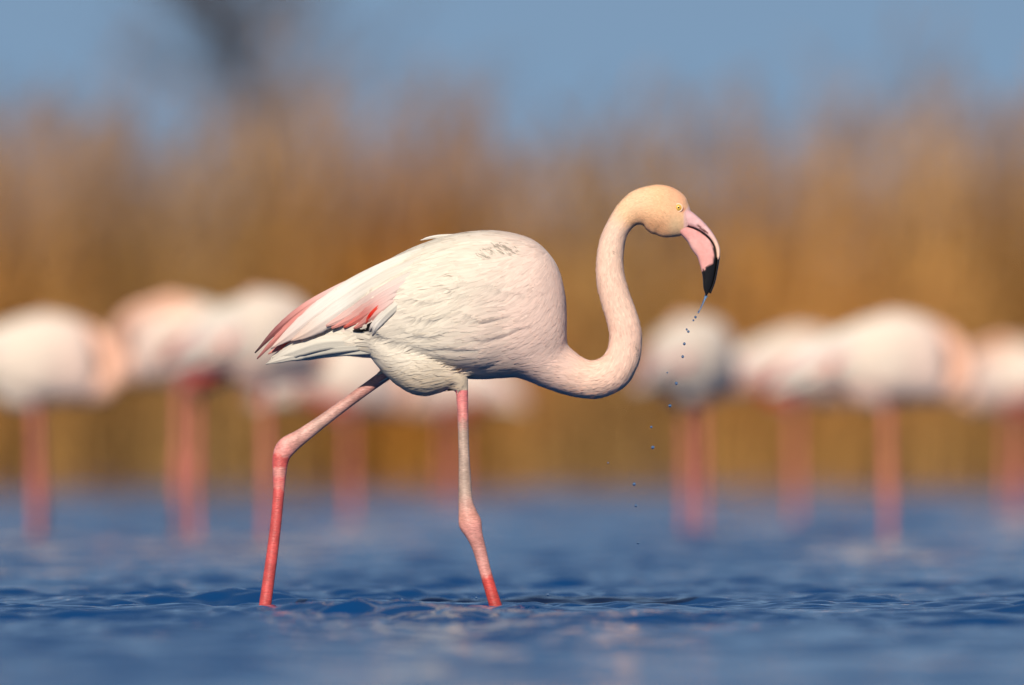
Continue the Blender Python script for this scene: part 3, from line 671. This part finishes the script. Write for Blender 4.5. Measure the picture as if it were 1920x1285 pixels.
def col_low(px, py, y):
    c = mix(np.array(lin(242, 190, 182)), np.array(lin(238, 168, 160)), vnoise(px, py * .5, y * 100, .06, 8)); c = mix(c, np.array(lin(222, 150, 146)), sstep(455, 440, py) * .5)
    gw = np.interp(py, [420, 440, 465, 490], [1.2, 2.0, 3.6, 5.5]); k = sstep(gw + 1.2, gw - .6, seg_dist(px, py, GAPE)) * (px > 1285)
    return mix(c, np.array((.012, .011, .011)), np.maximum(k, bill_tip(px, py, y)))
def col_up(px, py, y):
    c = mix(np.array(lin(240, 192, 190)), np.array(lin(246, 200, 176)), sstep(430, 465, py)); c = mix(c, np.array(lin(212, 160, 160)), .6 * vnoise(px, py, y * 100, .22, 9) * (py < 425))
    k = sstep(2.0, .8, seg_dist(px, py, [(1308, 422), (1314, 429), (1320, 433), (1327, 437)]))
    c = mix(c, np.array(lin(110, 62, 56)), k)
    return mix(c, np.array((.012, .011, .011)), sstep(-2, 2, py - (484 + 2 * np.sin(px * 1.7))))

def blob(name, c, rad, mat, parent, sc3=(1, 1, 1), seg=20, rg=12):
    mb = MB(); A = []
    for i in range(rg + 1):
        p = math.pi * (i + .02) / (rg + .04); th = np.arange(seg) * 6.28318 / seg
        A.append(np.stack([c[0] + rad * sc3[0] * math.sin(p) * np.cos(th), c[1] + rad * sc3[1] * math.sin(p) * np.sin(th), np.full(seg, c[2] + rad * sc3[2] * math.cos(p))], -1))
    mb.rings(A); return add(name, mb.mesh(name), mat, parent)

def get_vn(me):
    V = np.empty(len(me.vertices) * 3, np.float32); me.vertices.foreach_get('co', V); return V.reshape(-1, 3).astype(float)

def make_bird(name, bird, voxel, it, fine, head_xf=None):
    """flamingo > body (> plumage), wings (> covert_plumage, feathers), tail feathers, bill halves, eyes"""
    root = add(name, None)
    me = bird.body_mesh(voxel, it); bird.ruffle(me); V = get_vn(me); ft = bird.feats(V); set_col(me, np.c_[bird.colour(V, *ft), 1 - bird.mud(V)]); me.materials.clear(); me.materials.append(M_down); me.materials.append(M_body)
    lv = np.empty(len(me.polygons), np.int32); me.polygons.foreach_get('loop_start', lv); vi = np.empty(len(me.loops), np.int32); me.loops.foreach_get('vertex_index', vi)
    me.polygons.foreach_set('material_index', (ft[2][vi[lv]] >= 0).astype(np.int32)); body = add('body', me, None, root)
    w1m, w2m = wing_mesh(-1), wing_mesh(1)
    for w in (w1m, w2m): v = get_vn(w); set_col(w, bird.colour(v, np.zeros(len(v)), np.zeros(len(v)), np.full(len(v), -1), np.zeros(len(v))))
    wn_, wf = add('wing', w1m, M_down, root), add('wing', w2m, M_down, root)
    # joint surface for the feathers to lie on
    allV, allF = [], []; off = 0
    for m_ in (me, w1m, w2m):
        allV += [tuple(p) for p in get_vn(m_)]; allF += [[off + i for i in p.vertices] for p in m_.polygons]; off = len(allV)
    bvh = BVHTree.FromPolygons(allV, allF)
    def dens_body(P):
        ns, nw, li, ls = bird.feats(P); px = P[:, 0] * 800 + OX; py = 1140 - P[:, 2] * 800
        d = np.interp(px, [600, 900, 1000, 1060], [8000, 11000, 24000, 38000]) * (1 + 1.2 * sstep(650, 690, py) * (px < 890)); dn = np.interp(ns, [.1, .25, .6, .7, .8, 1], [22000, 46000, 66000, 100000, 140000, 190000])
        d = (d * (1 - nw) + dn * nw) * (li < 0)
        if bird.main: d = d * ~((px > 1254) & (ns > .8) & (((px - 1254) / 26 + (py - 395) / 160) > .45)) * (1 - .7 * (P[:, 1] > .02))
        d = d * (px > 575) * ~((px < 745) & (py > 676))
        return d * (1 if fine else .12)
    def dens_wing(P): return np.interp(P[:, 0] * 800 + OX, [670, 900, 1000, 1050], [9500, 11500, 22000, 32000]) * (1 if fine else .14)
    one = lambda P: np.ones(len(P)); s_ = 1.0 if fine else 1.9
    P, Nn = sample_surface(me, one, dens_body, 1); pm = feather_batch(bird, bvh, P, Nn, s_, 2, not fine)
    tag(add('plumage', pm, M_plume, body), kind='stuff')
    for w, wm, sd in ((wn_, w1m, -1), (wf, w2m, 1)):
        P, Nn = sample_surface(wm, lambda Q, sd=sd: (Q[:, 1] * sd > torso_half(Q[:, 0] * 800 + OX, 1140 - Q[:, 2] * 800) - .004).astype(float), dens_wing, 5 + sd)
        k = (Nn[:, 1] * sd > -.2); tag(add('covert_plumage', feather_batch(bird, bvh, P[k], Nn[k], s_, 8 + sd, not fine), M_plume, w), kind='stuff')
        wing_feathers(w, sd, bvh)
    tail_feathers(root, bvh)
    if bird.main: loose_feathers(root)
    bill_part('upper_bill', UP_TOP, GAPE, UP_W, col_up, head_xf, root, 2.7); bill_part('lower_bill', GAPE, LOW_BOT, LOW_W, col_low, head_xf, root, 3.0)
    for sd in (-1, 1):
        yy = sd * .0265; c = B(1272, 390, yy)
        if head_xf is not None: c = head_xf(c[None])[0]
        e = blob('eye', c, .0082, M_iris, root, (1, .75, 1)); blob('pupil', c + np.array([.0003, sd * .0056, .0003]), .0022, M_pupil, e, (1, .5, 1), 12, 8)
        # pale ring of skin round the eye
        th = np.arange(28) * 6.28318 / 28; A = []
        for t in th:
            cc = c + .0088 * np.array([math.cos(t), 0, math.sin(t)]) + np.array([0, sd * .0012, 0]); ph = np.arange(8) * 6.28318 / 8
            A.append(np.stack([cc[0] + .0019 * np.cos(ph) * math.cos(t), cc[1] + .0019 * np.sin(ph), cc[2] + .0019 * np.cos(ph) * math.sin(t)], -1))
        A.append(A[0]); mb = MB(); mb.rings(A, cap=False); add('eyelid', mb.mesh('eyelid'), M_lid, e)
    return root

main_bird = Bird(NECK_MAIN, THIGHS_MAIN, [LEG_NEAR, LEG_FAR], True); main_bird.leg_start = [.09, .03]
flamingo = make_bird('flamingo', main_bird, .0030, 4, True)
flamingo.location = (PX(OX), 0, 0)
tag(flamingo, 'sharp pale pink flamingo wading in front, water dripping from its black bill tip', 'flamingo')

# ------------------------------------------------------------------ resting flock behind
def two_legs(y1=-.045, y2=.045, x=870):
    f = lambda y, dx: [(x - 6 + dx, 690, 16, 15, y), (x - 2 + dx, 735, 12, 11, y), (x + dx, 850, 11, 10, y), (x + 2 + dx, 950, 15, 12, y), (x + 4 + dx, 978, 19, 14, y), (x + 5 + dx, 1010, 14, 12, y), (x + 4 + dx, 1075, 11, 10.5, y), (x + 2 + dx, 1140, 12, 11, y), (x + dx, 1215, 13, 12, y)]
    return f(y1, 0), f(y2, 22)
TH_BG = [[(760, 640, 40, 45, -.03), (800, 670, 50, 48, -.035), (840, 695, 36, 34, -.042), (864, 722, 15, 15, -.045)], [(780, 640, 40, 45, .03), (820, 670, 48, 46, .035), (860, 695, 34, 32, .042), (886, 722, 15, 15, .045)]]
NECK_TUCK = [(925, 605, 74, 66, 0), (985, 640, 60, 54, 0), (1040, 664, 46, 43, .0), (1085, 660, 38, 35, .0), (1110, 628, 35, 33, .004), (1112, 585, 32, 30, .014), (1098, 543, 30, 28, .03), (1068, 508, 28, 26, .048), (1022, 484, 27, 25, .062),
             (978, 470, 26, 24, .070), (944, 463, 30, 26, .073), (914, 464, 40, 29, .073), (888, 473, 42, 28, .072), (868, 484, 34, 23, .071), (854, 493, 24, 17, .070)]
def head_map(px, py, ang, y=0.0, flip=False):
    """carries bill and eyes from the walking bird's head to another head position (turned in the bird's plane)"""
    c0 = B(1250, 399); c1 = B(px, py, y); a = R(ang)
    def f(A):
        D = np.asarray(A) - c0; x, z = D[..., 0].copy(), D[..., 2].copy()
        if flip: x = -x
        O_ = np.array(D); O_[..., 0] = x * math.cos(a) - z * math.sin(a); O_[..., 2] = x * math.sin(a) + z * math.cos(a); return O_ + c1
    return f
l1, l2 = two_legs()
kinds = []
for nk, legs, ths, red in ((NECK_TUCK, (l1, l2), TH_BG, 1.0), (NECK_TUCK, (l1,), TH_BG, 0.25), (NECK_TUCK, (l1, l2), TH_BG, 0.0)):
    b = Bird(nk, ths, list(legs), False); b.leg_start = [.07, .07]; b.red = red; hx = head_map(901, 468, 3, .073, True)
    kinds.append(make_bird('flamingo', b, .0055, 3, False, hx))

def copy_tree(o, parent=None):
    c = o.copy(); COL.objects.link(c); c.parent = parent
    for ch in list(o.children): copy_tree(ch, c)
    return c
FLOCK = [  # body centre px, distance scale, heading deg (0 = facing right), kind, label
    (70, .61, 6, 2, -0.02, 'blurred cream flamingo at the left edge of the picture, standing on reddish legs'),
    (352, .60, 158, 0, 0.055, 'blurred flamingo with thick pair of pink legs, left of the walking bird\'s tail'),
    (490, .615, 38, 1, 0.06, 'blurred flamingo standing on one leg, directly behind the walking bird\'s tail tip'),
    (655, .52, 20, 0, -0.05, 'blurred flamingo seen under the walking bird\'s tail, behind its trailing leg'),
    (850, .42, 150, 0, -0.03, 'dim distant flamingo standing behind the walking bird\'s front leg'),
    (1300, .57, 58, 2, 0.0, 'round whitish flamingo behind the falling drops, turned away'),
    (1490, .51, 20, 0, 0.0, 'pink flamingo with red wing edge, next to the right of the whitish one'),
    (1665, .615, 10, 1, -0.02, 'blurred flamingo on one clear coral leg, second to the right of the whitish one'),
    (1905, .48, 150, 0, -0.03, 'partly cut off flamingo at the right edge of the picture')]
used = [False] * 3
for px, s, hd, kd, up, lab in FLOCK:
    if not used[kd]: o = kinds[kd]; used[kd] = True
    else: o = copy_tree(kinds[kd])
    d = CAM_D / s
    o.location = ((px - 960) / (800 * s), d - CAM_D, up); o.rotation_euler = (0, 0, R(hd))
    tag(o, lab, 'flamingo', 'flamingos resting in the shallows behind')

# ------------------------------------------------------------------ drops
DROPS = [(1304, 595, 2.4, 'first drop under the water thread'), (1300, 601, 1.8, 'second drop under the water thread, touching the first'), (1287.5, 618, 1.9, 'upper drop of the close pair below the thread'),
         (1290.5, 622, 2.4, 'lower drop of the close pair below the thread'), (1283, 645, 2.6, 'dark drop midway down, just below the close pair'), (1280, 669, 2.6, 'dark drop second below the close pair'),
         (1251, 699, 1.5, 'tiny stray drop beside the whitish flamingo, left of the line of drops'), (1268, 719, 2.8, 'dark drop third below the close pair'), (1256, 761, 3.0, 'large drop at the lower edge of the whitish flamingo'),
         (1221, 801, 2.2, 'small bright drop below the whitish flamingo'), (1224, 839, 3.2, 'large bright drop against the brown reeds'), (1140, 868, 1.5, 'tiny drop farthest left against the reeds'),
         (1189, 908, 3.0, 'bright drop at the far shore line'), (1192, 948, 2.6, 'bright drop falling before the blue water'), (1196, 1018, 2.6, 'lowest drop of the falling line'),
         (1027, 1115, 2.6, 'splash drop just right of the front foot'), (754, 1124, 2.4, 'splash drop between the two legs'), (893, 1121, 2.2, 'splash drop just left of the front foot')]
for i, (px, py, rr, lab) in enumerate(DROPS):
    st = 1.0 + .25 * random.random(); o = blob('water_drop', (0, 0, 0), rr / 800, M_drop, None, (1, 1, st), 16, 10); o.location = (PX(px), -.01, (1140 - py) / 800)
    tag(o, 'clear water drop: ' + lab, 'drop', 'water drops falling from the bill' if i < 15 else 'splash drops over the water')
S = catmull([(1324.5, 554, 3.0, 3.0, 0), (1321, 562, 2.0, 2.0, -.002), (1316, 573, 1.5, 1.5, -.004), (1312, 581, 1.2, 1.2, -.006), (1309.5, 586, 1.7, 1.7, -.007), (1308.5, 588, .5, .5, -.007)], 5)
mb = MB(); mb.rings(sweep_rings(S, 10)[0]); o = add('water_thread', mb.mesh('water_thread'), M_drop); o.location = (PX(OX), 0, 0)
tag(o, 'thin clear thread of water hanging from the black bill tip', 'water thread')
